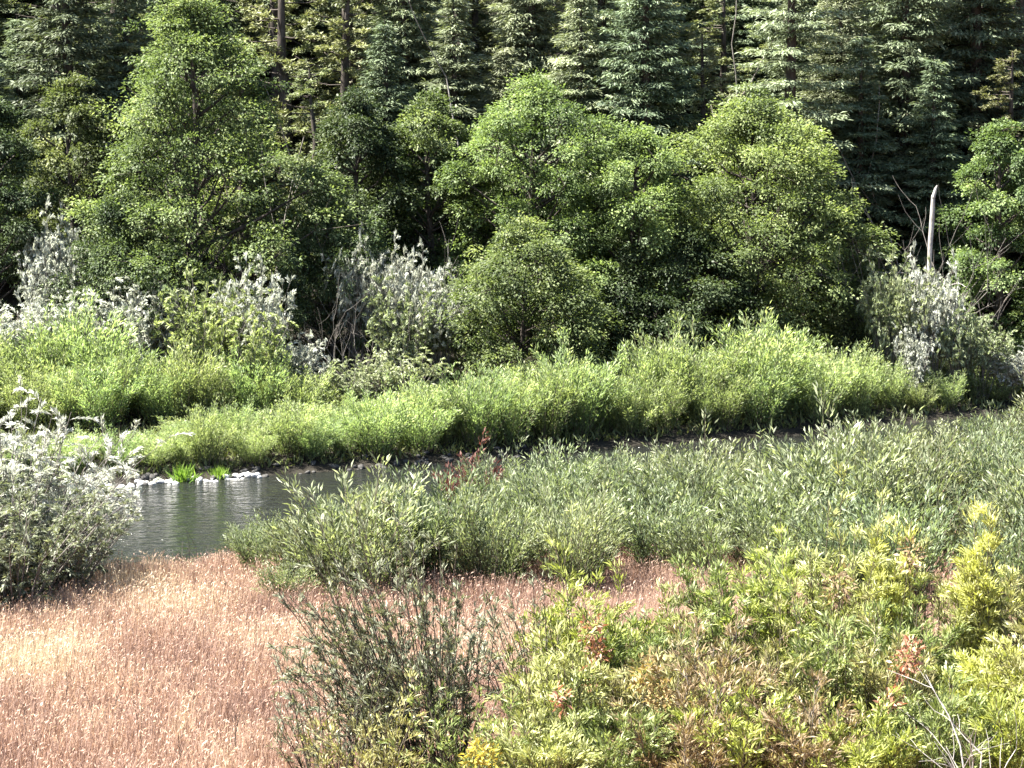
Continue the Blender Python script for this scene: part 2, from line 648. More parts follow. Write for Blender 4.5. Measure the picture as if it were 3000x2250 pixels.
def stem_paths(r, n, H, spread, base_r, bend=.5, lean=(0, 0), hvar=.3, pts=6, shoot=.12):
    out = []
    for i in range(n):
        a = r.uniform(0, 6.283)
        q = math.sqrt(r.random())
        b = np.array([math.cos(a), math.sin(a)]) * base_r * q
        h = H * 1.05 * r.uniform(1 - hvar, 1.0) * (1 - .2 * q * q) * (1.28 if r.random() < shoot else 1)
        o = (np.array([math.cos(a), math.sin(a)]) * spread * (.15 + .85 * q) + r.normal(0, .08 * spread, 2)) + np.array(lean)
        s = np.linspace(0, 1, pts)
        xy = b + o * (s * (1 - bend) + bend * s ** 2)[:, None] + np.cumsum(r.normal(0, .012 * H, (pts, 2)), 0) * (s > 0)[:, None]
        z = h * (s - .10 * s ** 3 * np.linalg.norm(o) / max(H, .1)) - .12 * (1 - s)
        out.append(np.column_stack([xy, z]))
    return out


def path_at(p, s):
    u = s * (len(p) - 1)
    i = np.clip(u.astype(int), 0, len(p) - 2)
    f = (u - i)[:, None]
    return p[i] * (1 - f) + p[i + 1] * f, nrm(p[i + 1] - p[i])


def shrub_leaves(r, lv, paths, per, leaf, wid, s0=.2, side=.5, twig=.16, upn=.5, base=.45, topv=.2, droop=.12, sd=.15):
    for p in paths:
        s = s0 + (1 - s0) * r.random(per) ** .75
        P, T = path_at(p, s)
        k = per
        off = rand_dir(r, k)
        off[:, 2] = np.abs(off[:, 2]) * .6
        P = P + off * (twig * r.random(k))[:, None]
        D = T + off * side + r.normal(0, .22, (k, 3))
        Nn = np.array([0, 0, upn]) + off * .5 + rand_dir(r, k) * .7
        L = leaf * r.uniform(.6, 1.35, k)
        cv = r.normal(0, .10)
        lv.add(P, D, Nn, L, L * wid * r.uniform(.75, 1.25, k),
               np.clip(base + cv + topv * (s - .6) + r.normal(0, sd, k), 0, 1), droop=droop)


def willow(seed, H=2.5, spread=.9, base_r=.35, n=46, per=95, leaf=.15, wid=.22, **kw):
    r = np.random.default_rng(seed)
    paths = stem_paths(r, n, H, spread, base_r, **{k: v for k, v in kw.items() if k in ('bend', 'lean', 'hvar')})
    tb, lv = Tubes(), Leaves()
    for p in paths:
        tb.add(p, np.linspace(.014, .004, len(p)), 3)
    shrub_leaves(r, lv, paths, per, leaf, wid, **{k: v for k, v in kw.items() if k not in ('bend', 'lean', 'hvar')})
    return tb.mesh('stems'), lv.mesh('foliage')


def feathery(seed, H=4, spread=1.8, base_r=.4, n=42, sub=13, per=30, leaf=.165, wid=.25, lean=(0, 0), s0=.14, droop=.3):
    """arching silver shrub: stems with plumes of side shoots"""
    r = np.random.default_rng(seed)
    paths = stem_paths(r, n, H, spread, base_r, bend=.55, lean=lean, hvar=.35, shoot=0)
    tb, lv = Tubes(), Leaves()
    for p in paths:
        tb.add(p, np.linspace(.03, .006, len(p)), 4)
        subs = []
        s = s0 + (1 - s0) * (np.arange(sub) + r.random(sub)) / sub
        P, T = path_at(p, s)
        for j in range(sub):
            d = nrm(T[j] * .5 + rand_dir(r, 1)[0] * .9 + np.array([-.25, 0, .25]))
            ln = r.uniform(.25, .6) * H / 4
            q = np.linspace(0, 1, 4)[:, None]
            sp = P[j] + d * ln * q - np.array([0, 0, droop]) * ln * q ** 2
            tb.add(sp, np.linspace(.008, .003, 4), 3)
            subs.append(sp)
        shrub_leaves(r, lv, subs, per, leaf, wid, s0=.05, side=.55, twig=.05, topv=.15, base=.5)
    return tb.mesh('stems'), lv.mesh('foliage')


def put_tree(name, label, cat, meshes, mats, x, y, rz=0, sc=(1, 1, 1), group=None, sink=.0):
    t = thing(name, label, cat, (x, y, gh(x, y) - sink), rz, group, sc)
    tr = link('trunk', meshes[0], t, mats[0])
    if meshes[1] is not None:
        link('limbs', meshes[1], tr, mats[0])['kind'] = 'stuff'
    link('crown', meshes[2], t, mats[1])
    return t


def put_shrub(name, label, cat, meshes, mats, x, y, rz=0, sc=(1, 1, 1), group=None):
    t = thing(name, label, cat, (x, y, gh(x, y)), rz, group, sc)
    link('stems', meshes[0], t, mats[0])
    link('foliage', meshes[1], t, mats[1])
    return t


def spec(px, top, y):
    """ground point under a photo pixel column at distance y, and the height that reaches row top"""
    x, zt = at_y(px, top, y)
    zb = gh(x, y)
    # px shifts little with z; take the x of the mid height
    return x, max(zt - zb, .4)


R0 = np.random.default_rng(11)

# ---------------------------------------------------------------- broadleaf trees along the far bank
# name, label, px, top row, distance, half width px, shape, material, clusters, leaf, rz
BROAD = [
    ('tall pointed green tree, the highest broadleaf crown, behind silver willow bushes', 186, -10, 101.5, 140, 'cone', 'alder', 430, .165, None),
    ('smaller bright green broadleaf tree beside the tall pointed tree', 66, 72, 103.5, 62, 'round', 'alder', 190, .16, None),
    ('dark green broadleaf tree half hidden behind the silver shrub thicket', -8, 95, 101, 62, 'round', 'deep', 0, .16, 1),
    ('green broadleaf tree leaning against the near flank of the bright dome-shaped tree', 432, 90, 107, 72, 'round', 'alder', 230, .16, None),
    ('bright green dome-shaped tree in front of the dark fir', 528, 74, 104.5, 92, 'dome', 'bright', 360, .155, None),
    ('bushy green tree overhanging the willow thicket below the dome-shaped tree', 520, 226, 98.8, 96, 'low', 'alder', 260, .155, None),
    ('bright green tree between the dome-shaped tree and the broad spreading tree', 632, 120, 103.5, 78, 'dome', 'bright', 260, .155, None),
    ('broad spreading green tree with deep shade beneath it', 757, 96, 105.2, 118, 'dome', 'bright', 480, .16, None),
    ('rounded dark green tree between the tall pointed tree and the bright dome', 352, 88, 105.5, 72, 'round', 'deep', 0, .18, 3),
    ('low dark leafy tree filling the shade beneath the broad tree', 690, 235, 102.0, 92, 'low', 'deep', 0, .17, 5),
    ('low green tree on the outer edge of the broad spreading tree', 840, 232, 106.2, 56, 'low', 'alder', 0, .17, 5),
    ('slender light green tree with bare pale stems beside the white snag', 1002, 118, 108.0, 62, 'round', 'alder', 0, .17, 1),
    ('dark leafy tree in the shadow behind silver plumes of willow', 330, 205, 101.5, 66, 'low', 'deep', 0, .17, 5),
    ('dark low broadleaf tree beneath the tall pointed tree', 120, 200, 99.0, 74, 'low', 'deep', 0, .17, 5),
    ('leafy tree with bright tips at the far end of the silver shrub slope', 1075, 150, 108.0, 60, 'round', 'bright', 0, .17, 3),
    ('dark broadleaf tree beyond the silver shrub thicket', -75, 110, 104.0, 66, 'round', 'alder', 0, .18, 3),
]
BM = []
for i, (lb, px, top, y, hw, shp, mt, cl, lf, src) in enumerate(BROAD):
    x, H = spec(px, top, y)
    R = hw / FOC * y
    if src is None:
        ms = broadleaf(100 + i, H * 1.02, R, shp, cl, 98, lf * .76)
        BM.append((ms, H, R))
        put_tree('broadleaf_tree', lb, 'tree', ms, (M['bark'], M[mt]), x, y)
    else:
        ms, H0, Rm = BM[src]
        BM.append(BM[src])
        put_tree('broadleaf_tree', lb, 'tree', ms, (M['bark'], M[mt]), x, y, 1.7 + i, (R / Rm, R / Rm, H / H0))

# ---------------------------------------------------------------- conifers on the hillside
FIR = [conifer(201, 22, 3.6), conifer(202, 20, 3.0, droop=.34, spacing=.42), conifer(203, 24, 4.4, droop=.26, spacing=.72, jit=.07, sprays=17)]
PINE = [pine(211, 20, 3.6), pine(212, 22, 4.2, tufts=460)]
CON = [
    ('fir_tree', 'fir with dark bare trunk and long drooping layered boughs', 792, 110.8, FIR[2], 'pale_fir', 1.0),
    ('fir_tree', 'dark green fir with ragged drooping bough tips above the dome-shaped tree', 645, 112, FIR[0], 'fir', 1.0),
    ('fir_tree', 'pale grey green conifer behind the dome-shaped tree', 530, 116, FIR[1], 'pale_fir', 1.05),
    ('fir_tree', 'dense blue green fir beside the layered fir', 905, 115, FIR[1], 'fir', 1.15),
    ('fir_tree', 'dark fir in shadow behind the dense blue green fir', 975, 117, FIR[0], 'fir', 1.1),
    ('fir_tree', 'dark fir standing over the rounded dark tree', 405, 115, FIR[1], 'fir', 1.05),
    ('pine_tree', 'olive pine with bare branches behind the tall pointed tree', 285, 114, PINE[0], 'olive', 1.0),
    ('pine_tree', 'pale olive pine between the tall pointed tree and the dark fir', 345, 117, PINE[1], 'olive', 1.0),
    ('fir_tree', 'shaded dark fir with a thick straight trunk uphill of the small bright tree', 68, 112, FIR[1], 'fir', 1.15),
    ('pine_tree', 'pine in deep shade next to the thick straight trunk', 115, 117, PINE[0], 'fir', 1.1),
]
for i, (nm, lb, px, y, ms, mt, s) in enumerate(CON):
    x, _ = at_y(px, 100, y)
    put_tree(nm, lb, 'tree', ms, (M['bark'], M[mt]), x, y, R0.uniform(0, 6.28), (s * 1.15, s * 1.15, s * .8))

UND = [(240, 111.0, 'P', 'olive', .8), (318, 109.8, 'P', 'olive', .7), (385, 111.2, 'F', 'fir', .8), (455, 113.0, 'F', 'pale_fir', .9), (20, 113.0, 'F', 'fir', .8), (125, 114.0, 'F', 'fir', .9),
       (505, 112.6, 'F', 'pale_fir', .75), (580, 113.0, 'F', 'pale_fir', .95), (705, 112.6, 'P', 'pale_fir', .8), (860, 112.0, 'F', 'fir', .85), (935, 112.0, 'F', 'fir', .8), (345, 113.5, 'P', 'olive', .9),
       (1010, 113.0, 'P', 'olive', .8), (1060, 112.5, 'F', 'fir', .9), (840, 114.5, 'F', 'pale_fir', .9), (-40, 112, 'F', 'fir', .9), (180, 113.5, 'P', 'olive', .9)]
for i, (px, y, kd, mt, q) in enumerate(UND):
    x, _ = at_y(px, 80, y)
    ms = PINE[i % 2] if kd == 'P' else FIR[(1, 1, 0)[i % 3]]
    put_tree('young_pine' if kd == 'P' else 'young_fir', 'young %s at the foot of the wooded hillside behind the bank trees' % (
        {'olive': 'olive pine', 'pale_fir': 'pale grey green pine'}[mt] if kd == 'P' else {'fir': 'dark green fir', 'pale_fir': 'pale grey green fir'}[mt]),
        'tree', ms, (M['bark'], M[mt]), x, y, R0.uniform(0, 6.28), (q * 1.25, q * 1.25, q * .68), 'young conifers at the foot of the hillside')

HG = 'conifers on the wooded hillside'
k = 0
for row, y in enumerate((118.5, 123, 129, 137)):
    for px in range(-260, 1300, 80 - row * 3):
        yy = y + R0.uniform(-1.5, 1.5)
        x, _ = at_y(px + R0.uniform(-26, 26), 60, yy)
        is_p = R0.random() < .3
        ms = PINE[k % 2] if is_p else FIR[k % 3]
        s = R0.uniform(.68, 1.25)
        mt = M['olive'] if is_p else (M['pale_fir'] if R0.random() < .35 else M['fir'])
        put_tree('hillside_pine' if is_p else 'hillside_fir',
                 'olive pine in the dense wood up the hillside' if is_p else ('pale grey green fir' if mt == M['pale_fir'] else 'dark green fir') + ' in the dense wood up the hillside',
                 'tree', ms, (M['bark'], mt), x, yy, R0.uniform(0, 6.28), (s * R0.uniform(1.0, 1.55), s * R0.uniform(1.0, 1.55), s * R0.uniform(.58, .8)), HG)
        k += 1

# ---------------------------------------------------------------- willow thickets
WF = [willow(300 + i, 2.5, 1.0, .5, 56, 112, .145, .22, s0=.04, upn=.9, hvar=.5, side=.75, twig=.22, topv=.3) for i in range(5)]
WN = [willow(320 + i, 2.45, 1.0, .5, 54, 105, .15, .21, side=.75, s0=.04, upn=.9, hvar=.5, twig=.22, topv=.35) for i in range(5)]


def poly_top(tbl):
    a = np.array(tbl, float)
    return lambda px: np.interp(px, a[:, 0], a[:, 1])


far_top = poly_top([(-200, 440), (90, 442), (130, 436), (180, 424), (230, 408), (300, 412), (350, 404), (430, 394), (480, 386),
                    (520, 380), (560, 372), (620, 364), (680, 350), (720, 343), (770, 332), (800, 342), (822, 358),
                    (860, 364), (900, 358), (960, 364), (1010, 370), (1200, 360)])
back_top = poly_top([(-250, 350), (0, 345), (50, 338), (100, 333), (130, 348), (180, 368), (230, 366), (280, 370), (330, 392),
                     (380, 398)])
near_top = poly_top([(225, 566), (240, 540), (270, 518), (300, 508), (340, 509), (400, 498), (440, 488), (500, 468), (540, 456),
                     (560, 452), (600, 456), (650, 460), (700, 460), (750, 454), (800, 447), (850, 444), (900, 434),
                     (950, 422), (1000, 406), (1200, 386)])
near_base = poly_top([(225, 67.5), (245, 65.0), (270, 60.6), (330, 60.0), (370, 61.8), (430, 63.0), (480, 62.3), (520, 60.4),
                      (560, 61.8), (620, 63.5), (700, 63.8), (780, 61.5), (1100, 57)])


def scatter_willows(meshes, mt, name, label, group, cand, topf, hmin, hmax, step):
    n = 0
    for (x, y, t) in cand:
        z = gh(x, y)
        px, _ = px_of(x, y, z + 1.5)
        if px < -200 or px > 1250:
            continue
        _, zt = at_y(px, topf(px), y)
        h = min(zt - z, R0.uniform(hmin, hmax)) if R0.random() > .18 else (zt - z) * R0.uniform(.35, .6)
        if h < .5:
            continue
        h = max(h * R0.uniform(.68, 1.16), .5)
        s = h / 2.08
        w = np.clip(s, .62, 1.35) * R0.uniform(.9, 1.2)
        zone = 0 if t < .27 else (2 if t > .78 else 1)
        put_shrub(name, ('low ' if h < 1.25 else '') + label[zone], 'shrub', meshes[n % len(meshes)], (M['stem'], mt), x, y, R0.uniform(0, 6.28), (w, w, s), group)
        n += 1
    return n


def band(x0, x1, step, f0, f1, rows):
    out = []
    for rw in range(rows):
        for x in np.arange(x0, x1, step):
            xx = x + R0.uniform(-.45, .45) * step
            t = (rw + R0.uniform(.15, .85)) / rows
            out.append((xx, f0(xx) + (f1(xx) - f0(xx)) * t, t))
    return out


n1 = scatter_willows(WF, M['far_willow'], 'willow_shrub', ('bright yellow green willow overhanging the water on the far bank', 'bright yellow green willow inside the long far bank thicket',
                      'bright yellow green willow at the tree side of the far bank thicket'),
                     'willows of the far bank thicket',
                     band(-24, 28, 1.1, lambda x: far_shore(x) + (.75 if x < 1 else 1.0), lambda x: far_shore(x) + 6.2, 4), far_top, 1.5, 3.2, 1)
n2 = scatter_willows(WF, M['far_willow'], 'willow_shrub', ('yellow green willow at the lower edge of the thicket under the silver shrubs', 'yellow green willow in the middle of the thicket under the silver shrubs',
                      'yellow green willow growing up against the silver shrubs'),
                     'willows below the silver shrubs',
                     [p for p in band(-27, -5.6, 1.1, lambda x: far_shore(x) + 7.6, lambda x: far_shore(x) + 12.5, 3)], back_top, 1.6, 3.0, 1)


def nb(x, d=None):
    px = 512 + FOC * x / 68.
    return near_base(px)


cand = []
for rw in range(7):
    for x in np.arange(-8, 25, 1.6):
        xx = x + R0.uniform(-.6, .6)
        t = (rw + R0.uniform(.05, .95)) / 7
        px0 = 512 + FOC * xx / 69.
        y0 = near_base(px0)
        y = y0 + (near_shore(xx) - .25 - y0) * t
        px = 512 + FOC * xx / (y + 2)
        if px < 258 or (432 < px < 500 and y > near_shore(xx) - 3.2):
            continue
        cand.append((xx, y, t))
n3 = scatter_willows(WN, M['near_willow'], 'willow_shrub', ('grey green willow at the dry meadow edge of the near bank thicket', 'grey green willow inside the broad near bank thicket',
                      'grey green willow with its foot at the near water edge'),
                     'willows of the near bank thicket', cand, near_top, 1.5, 3.0, 1)
print('willows', n1, n2, n3)

# ---------------------------------------------------------------- silver and sage shrubs
SIL = [feathery(400 + i, 4, 1.9, .5) for i in range(3)]
SILT = feathery(409, 4, 2.0, .3, n=36, s0=.60, sub=12, per=32)
SILV = [
    # px, top, dist, half width px, material, label
    (20, 292, 96.5, 45, 'silver', 'low silver willow at the open end of the silver shrub row'),
    (68, 288, 97.0, 34, 'silver', 'silver willow with loose plumes against the dark tree'),
    (115, 270, 97.2, 44, 'silver', 'large silver willow with upswept plumes'),
    (150, 275, 96.6, 30, 'silver', 'silver willow next to the tall yellow green bush'),
    (205, 266, 95.6, 44, 'far_willow', 'tall upright yellow green bush flanked by silver plumes'),
    (258, 254, 96.4, 34, 'silver', 'tall narrow silver willow rising over the yellow green bush'),
    (243, 300, 95.0, 36, 'far_willow', 'leafy green bush at the foot of the tall narrow silver willow'),
    (300, 328, 96.0, 26, 'silver', 'small silver shrub beside the dark hollow in the trees'),
    (352, 355, 95.2, 26, 'sage', 'small pale shrub below the dry brown twigs'),
    (405, 345, 95.8, 30, 'sage', 'pale sage green shrub by the dark hollow'),
    (60, 193, 99.3, 28, 'silver', 'silver shrub crown shining out of the dark trees'),
    (45, 235, 98.5, 28, 'silver', 'ragged silver shrub beneath the shining silver crown'),
    (356, 222, 100.2, 24, 'silver', 'upper end of the silver band leaning out of the dark rounded tree'),
    (384, 228, 99.9, 24, 'silver', 'silver shrub second down the band from the dark rounded tree'),
    (412, 238, 99.6, 26, 'silver', 'broad silver topped shrub above the pale sage bush'),
    (440, 258, 99.2, 24, 'silver', 'lowest silver shrub of the band next to the bushy green tree'),
    (404, 268, 98.4, 32, 'sage', 'pale sage bush hanging over the dry brown twigs'),
    (890, 244, 102.2, 24, 'sage', 'uppermost pale shrub on the slope below the white snag'),
    (913, 248, 101.9, 24, 'sage', 'pale shrub just under the white snag'),
    (934, 240, 101.7, 24, 'silver', 'silvery shrub midway down the slope from the white snag'),
    (960, 292, 101.6, 24, 'sage', 'pale shrub on the lower slope beside the slender tree'),
    (984, 313, 101.8, 26, 'sage', 'pale shrub low on the slope under the slender tree'),
    (1008, 338, 102.2, 26, 'silver', 'silver shrub near the foot of the slope'),
    (1034, 354, 102.6, 30, 'silver', 'lowest silver shrub of the slope behind the willow thicket'),
    (917, 314, 100.8, 20, 'silver', 'small bright silver shrub in front of the shaded hollow'),
]
for i, (px, top, y, hw, mt, lb) in enumerate(SILV):
    x, H = spec(px, top, y)
    w = hw / FOC * y / 1.75
    ms = SILT if i == 10 or (i > 11 and i not in (16, 24)) else SIL[i % 3]
    put_shrub('silver_willow' if mt == 'silver' else 'pale_shrub', lb, 'shrub', ms, (M['grey_twig'], M[mt]), x, y,
              R0.uniform(0, 6.28), (w, w, H / 4.05))

# ---------------------------------------------------------------- left near-bank silver willows
LS = [feathery(450, 4.6, 2.0, .6, 56, 14, 40, .125, .2, lean=(.4, .1), s0=.12), feathery(451, 3.2, 1.8, .6, 46, 12, 38, .125, .2, lean=(.4, 0), s0=.10)]
for j, (px, y, m_i, mt, s, lb) in enumerate([
        (20, 64.5, 0, 'silver', 1.08, 'tall silver willow on the near bank leaning towards the water'),
        (-30, 64.5, 0, 'sage', .95, 'tall pale willow behind the grey green willow at the meadow edge'),
        (-105, 63.5, 0, 'silver', 1.0, 'silver willow upstream of the tall pale willow'),
        (-130, 60.5, 1, 'dull_willow', 1.0, 'grey green willow upstream at the edge of the dry meadow'),
        (60, 65.0, 1, 'silver', .95, 'spreading silver willow overhanging the open water'),
        (18, 60.8, 1, 'dull_willow', 1.0, 'grey green willow at the meadow edge in front of the tall silver willow'),
        (-45, 60.5, 1, 'dull_willow', .95, 'dense grey green willow at the edge of the dry meadow'),
        (66, 62.0, 1, 'dull_willow', .72, 'low dull green willow where the silver willow meets the dry grass')]):
    x, _ = at_y(px, 560, y)
    ms = LS[m_i]
    put_shrub('silver_willow' if mt == 'silver' else 'willow_shrub', lb, 'shrub', ms, (M['grey_twig'], M[mt]), x, y,
              R0.uniform(-.5, .5), (s, s, s))
# ---------------------------------------------------------------- foreground shrubs: every stem is a part
M['twiggy'] = leaf_mat('twiggy_leaf', [(0, (.036, .042, .026)), (.45, (.125, .138, .088)), (.8, (.235, .25, .17)),
                                       (1, (.36, .36, .27))], .25, objvar=.05)


def fg_mat(name, dark, mid, light, tip):
    return leaf_mat(name, [(0, dark), (.4, mid), (.75, light), (1, tip)], .34, objvar=.05)


M['fg_green'] = fg_mat('fg_green_leaf', (.036, .052, .016), (.125, .165, .045), (.235, .285, .095), (.45, .48, .28))
M['fg_yellow'] = fg_mat('fg_yellow_leaf', (.12, .125, .025), (.34, .35, .075), (.50, .51, .15), (.62, .63, .32))
M['fg_lime'] = fg_mat('fg_lime_leaf', (.05, .07, .014), (.21, .245, .042), (.345, .385, .085), (.52, .55, .24))
M['fg_pale'] = fg_mat('fg_pale_leaf', (.055, .064, .022), (.235, .25, .080), (.40, .415, .165), (.58, .59, .35))
M['fg_brown'] = fg_mat('fg_brown_leaf', (.06, .038, .02), (.17, .115, .062), (.28, .205, .12), (.44, .37, .25))
M['fg_mixed'] = fg_mat('fg_mixed_leaf', (.07, .058, .024), (.18, .165, .060), (.29, .285, .11), (.48, .47, .27))
M['rust'] = leaf_mat('rust_leaf', [(0, (.15, .065, .038)), (.5, (.32, .155, .095)), (1, (.46, .29, .20))], .3,
                     tint=(1.1, .8, .6), objvar=.05)
M['amber'] = leaf_mat('amber_leaf', [(0, (.13, .08, .03)), (.5, (.25, .17, .06)), (1, (.36, .29, .13))], .3, objvar=.05)
M['golden'] = leaf_mat('golden_leaf', [(0, (.20, .15, .02)), (.5, (.38, .31, .04)), (1, (.5, .43, .11))], .3, objvar=.05)
M['red_leaf'] = leaf_mat('red_leaf', [(0, (.055, .026, .021)), (.5, (.12, .055, .044)), (1, (.23, .13, .10))], .3,
                         tint=(1.1, .7, .6), objvar=.05)


def fg_shrub(name, label, seed, px, top, y, spread_px, mt, n=22, per=120, leaf=.14, wid=.24, stem_mat='stem',
             sprays=(), lean=(0, 0), s0=.12, twig=.26, sub=6, stem_r=.016, side=.7, hvar=.35, droop=.2, base_r=.35, topv=.2, hs=1.04):
    r = np.random.default_rng(seed)
    x, H = spec(px, top, y)
    H *= hs
    sp = spread_px / FOC * y
    t = thing(name, label, 'shrub', (x, y, gh(x, y)))
    paths = stem_paths(r, n, H, sp, base_r, bend=.5, hvar=hvar, pts=7, lean=lean)
    lv = Leaves()
    allp = []
    for p in paths:
        tb = Tubes()
        tb.add(p, np.linspace(stem_r, .004, len(p)), 4)
        s = .25 + .72 * (np.arange(sub) + r.random(sub)) / sub
        P, T = path_at(p, s)
        for j in range(sub):
            d = nrm(T[j] + rand_dir(r, 1)[0] * .7)
            ln = r.uniform(.25, .6) * (1.15 - .5 * s[j])
            q = np.linspace(0, 1, 3)[:, None]
            tw = P[j] + d * ln * q - np.array([0, 0, .15]) * ln * q ** 2
            tb.add(tw, np.linspace(.007, .003, 3), 3)
            allp.append(tw)
        link('stem', tb.mesh('stem'), t, M[stem_mat])
        allp.append(p)
    shrub_leaves(r, lv, allp, max(6, per // (sub + 1)), leaf, wid, s0=s0, side=side, twig=twig * .5, base=.46, topv=topv, droop=droop, sd=.25)
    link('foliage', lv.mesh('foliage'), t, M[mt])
    for (dpx, dpy, rad, smt, lab) in sprays:          # branch ends whose leaves have turned
        sx, sz = at_y(dpx, dpy, y - 1.25)
        c = np.array([sx - x, -1.25, sz - gh(x, y)])
        l2 = Leaves()
        rad *= 1.2
        k = int(105 * (rad / .3) ** 1.6)
        u = rand_dir(r, k) * (r.random((k, 1)) ** .5) * rad * np.array([.75, .75, 1.15])
        D = u / rad + r.normal(0, .5, (k, 3))
        L = r.uniform(.08, .17, k)
        l2.add(c + u, D, rand_dir(r, k) + np.array([0, -.3, .5]), L, L * .35, np.clip(r.normal(.5, .2, k), 0, 1))
        tb = Tubes()
        b = paths[int(r.integers(n))]
        tb.add([b[2], (b[2] + c) / 2 + np.array([0, 0, .1]), c], [.01, .008, .005], 4)
        w = link('branch', tb.mesh('branch'), t, M[stem_mat])
        f = link('turned_leaves', l2.mesh('turned_leaves'), w, M[smt])
        f['label'] = lab
    return t


fg_shrub('twiggy_willow', 'dark twiggy willow with sparse leaves standing in the dry pink grass', 501, 425, 556, 45.5, 62, 'twiggy', n=110,
         per=200, leaf=.105, wid=.22, stem_mat='dark_stem', lean=(-.75, 0), s0=.05, twig=.12, sub=6, stem_r=.018, side=.45, hvar=.5,
         base_r=.75, droop=.05, hs=1.14)
fg_shrub('twiggy_willow', 'thin twiggy willow with slender stems on the grass side of the dark twiggy willow', 502, 335, 640, 44.6, 52, 'twiggy', n=34,
         per=130, leaf=.10, wid=.22, stem_mat='dark_stem', s0=.05, twig=.12, sub=5, side=.45, hvar=.5, base_r=.6)
fg_shrub('twiggy_willow', 'sparse dark willow between the dark twiggy willow and the yellowing shrubs', 503, 535, 588, 48.5, 36, 'twiggy', n=20,
         per=110, leaf=.10, wid=.22, stem_mat='dark_stem', lean=(-.5, 0), s0=.25, twig=.12, sub=5, side=.45, base_r=.3)
fg_shrub('low_shrub', 'low olive shrub with golden leaves at the foot of the dark twiggy willow', 504, 375, 700, 43.6, 70, 'fg_mixed', n=20,
         per=150, leaf=.11)
fg_shrub('low_shrub', 'low dense green shrub under the dark twiggy willow', 505, 470, 690, 43.4, 62, 'fg_green', n=20, per=150, leaf=.11,
         sprays=[(475, 757, .24, 'golden', 'cluster of golden yellow leaves'), (490, 760, .20, 'golden', 'cluster of golden yellow leaves')])
FG = [
    # px, top, dist, spread px, material, label, sprays
    (585, 600, 48.2, 42, 'fg_lime', 'lime green shrub at the corner of the yellowing shrub mass beside dry grass',
     [(592, 632, .24, 'rust', 'spray of rust orange dead leaves'), (597, 655, .22, 'rust', 'spray of rust orange dead leaves'),
      (592, 678, .24, 'rust', 'spray of rust orange dead leaves')]),
    (560, 668, 44.4, 46, 'fg_pale', 'pale green arching shrub next to the dark twiggy willow', [(560, 700, .16, 'rust', 'small spray of rust leaves')]),
    (640, 634, 48.0, 50, 'fg_green', 'leafy green shrub behind the lime green shrub', []),
    (690, 622, 49.2, 44, 'fg_pale', 'pale yellow green shrub in front of the willow thicket', []),
    (735, 560, 49.4, 52, 'fg_green', 'fresh green shrub between pale and yellow shrubs', []),
    (785, 566, 48.6, 50, 'fg_lime', 'bright green shrub with upright leafy shoots', []),
    (838, 552, 48.0, 46, 'fg_pale', 'pale shrub with long arching leaves below the yellow plume', [(838, 585, .3, 'fg_brown', 'faded tan leaves')]),
    (893, 545, 47.4, 15, 'fg_yellow', 'shrub with a tall yellow plume tinged with tan', [(910, 556, .22, 'fg_brown', 'faded tan leaves')]),
    (940, 606, 47.6, 46, 'fg_pale', 'pale green shrub between the two tall yellow plumes', []),
    (984, 540, 47.4, 14, 'fg_yellow', 'shrub with a clear pale yellow plume of new shoots', []),
    (1035, 592, 47.4, 46, 'fg_mixed', 'mixed brown and green shrub beyond the clear yellow plume', []),
    (650, 668, 44.6, 52, 'fg_mixed', 'browning shrub with yellow orange leaves on top', [(648, 678, .30, 'amber', 'yellow orange leaves'), (662, 700, .25, 'amber', 'yellow orange leaves')]),
    (715, 650, 45.0, 50, 'fg_brown', 'brown drying shrub in the middle of the shrub mass', []),
    (775, 655, 45.2, 50, 'fg_mixed', 'half dried shrub with dark upright stems', []),
    (835, 640, 45.2, 50, 'fg_green', 'dark green shrub shading dry brown twigs', []),
    (880, 650, 44.8, 42, 'fg_mixed', 'brown and green shrub with coral red dead leaves',
     [(905, 662, .26, 'rust', 'spray of coral red dead leaves'), (912, 650, .18, 'rust', 'spray of coral red dead leaves'),
      (890, 704, .24, 'rust', 'spray of coral red dead leaves'), (921, 746, .22, 'rust', 'spray of coral red dead leaves')]),
    (1000, 640, 45.4, 48, 'fg_yellow', 'yellow green leafy shrub behind the white dead branches', []),
    (600, 716, 43.2, 50, 'fg_green', 'low green shrub with broad arching leaves below the rusty sprays', []),
    (545, 735, 42.8, 42, 'fg_pale', 'pale low shrub beside the golden leaves', []),
    (690, 712, 43.0, 50, 'fg_brown', 'low brown shrub with dry curled leaves', []),
    (735, 700, 43.0, 46, 'fg_lime', 'vivid lime shrub low in the shrub mass', []),
    (800, 716, 42.8, 52, 'fg_brown', 'low dull brown shrub beside the vivid lime shrub', []),
    (850, 725, 42.4, 46, 'fg_lime', 'low yellow lime shrub below the coral red leaves', []),
    (935, 706, 43.0, 48, 'fg_green', 'low dark shrub at the foot of the white dead branches', []),
    (1020, 700, 43.0, 48, 'fg_lime', 'bright lime shrub next to the white dead branches', []),
    (905, 620, 46.4, 40, 'fg_green', 'green shrub in the shade of the tall yellow plume', []),
    (1055, 640, 45.0, 48, 'fg_mixed', 'olive shrub beyond the yellow green leafy shrub', []),
    (1075, 560, 48.6, 48, 'fg_green', 'green shrub beyond the mixed brown and green shrub', []),
]
FGO = []
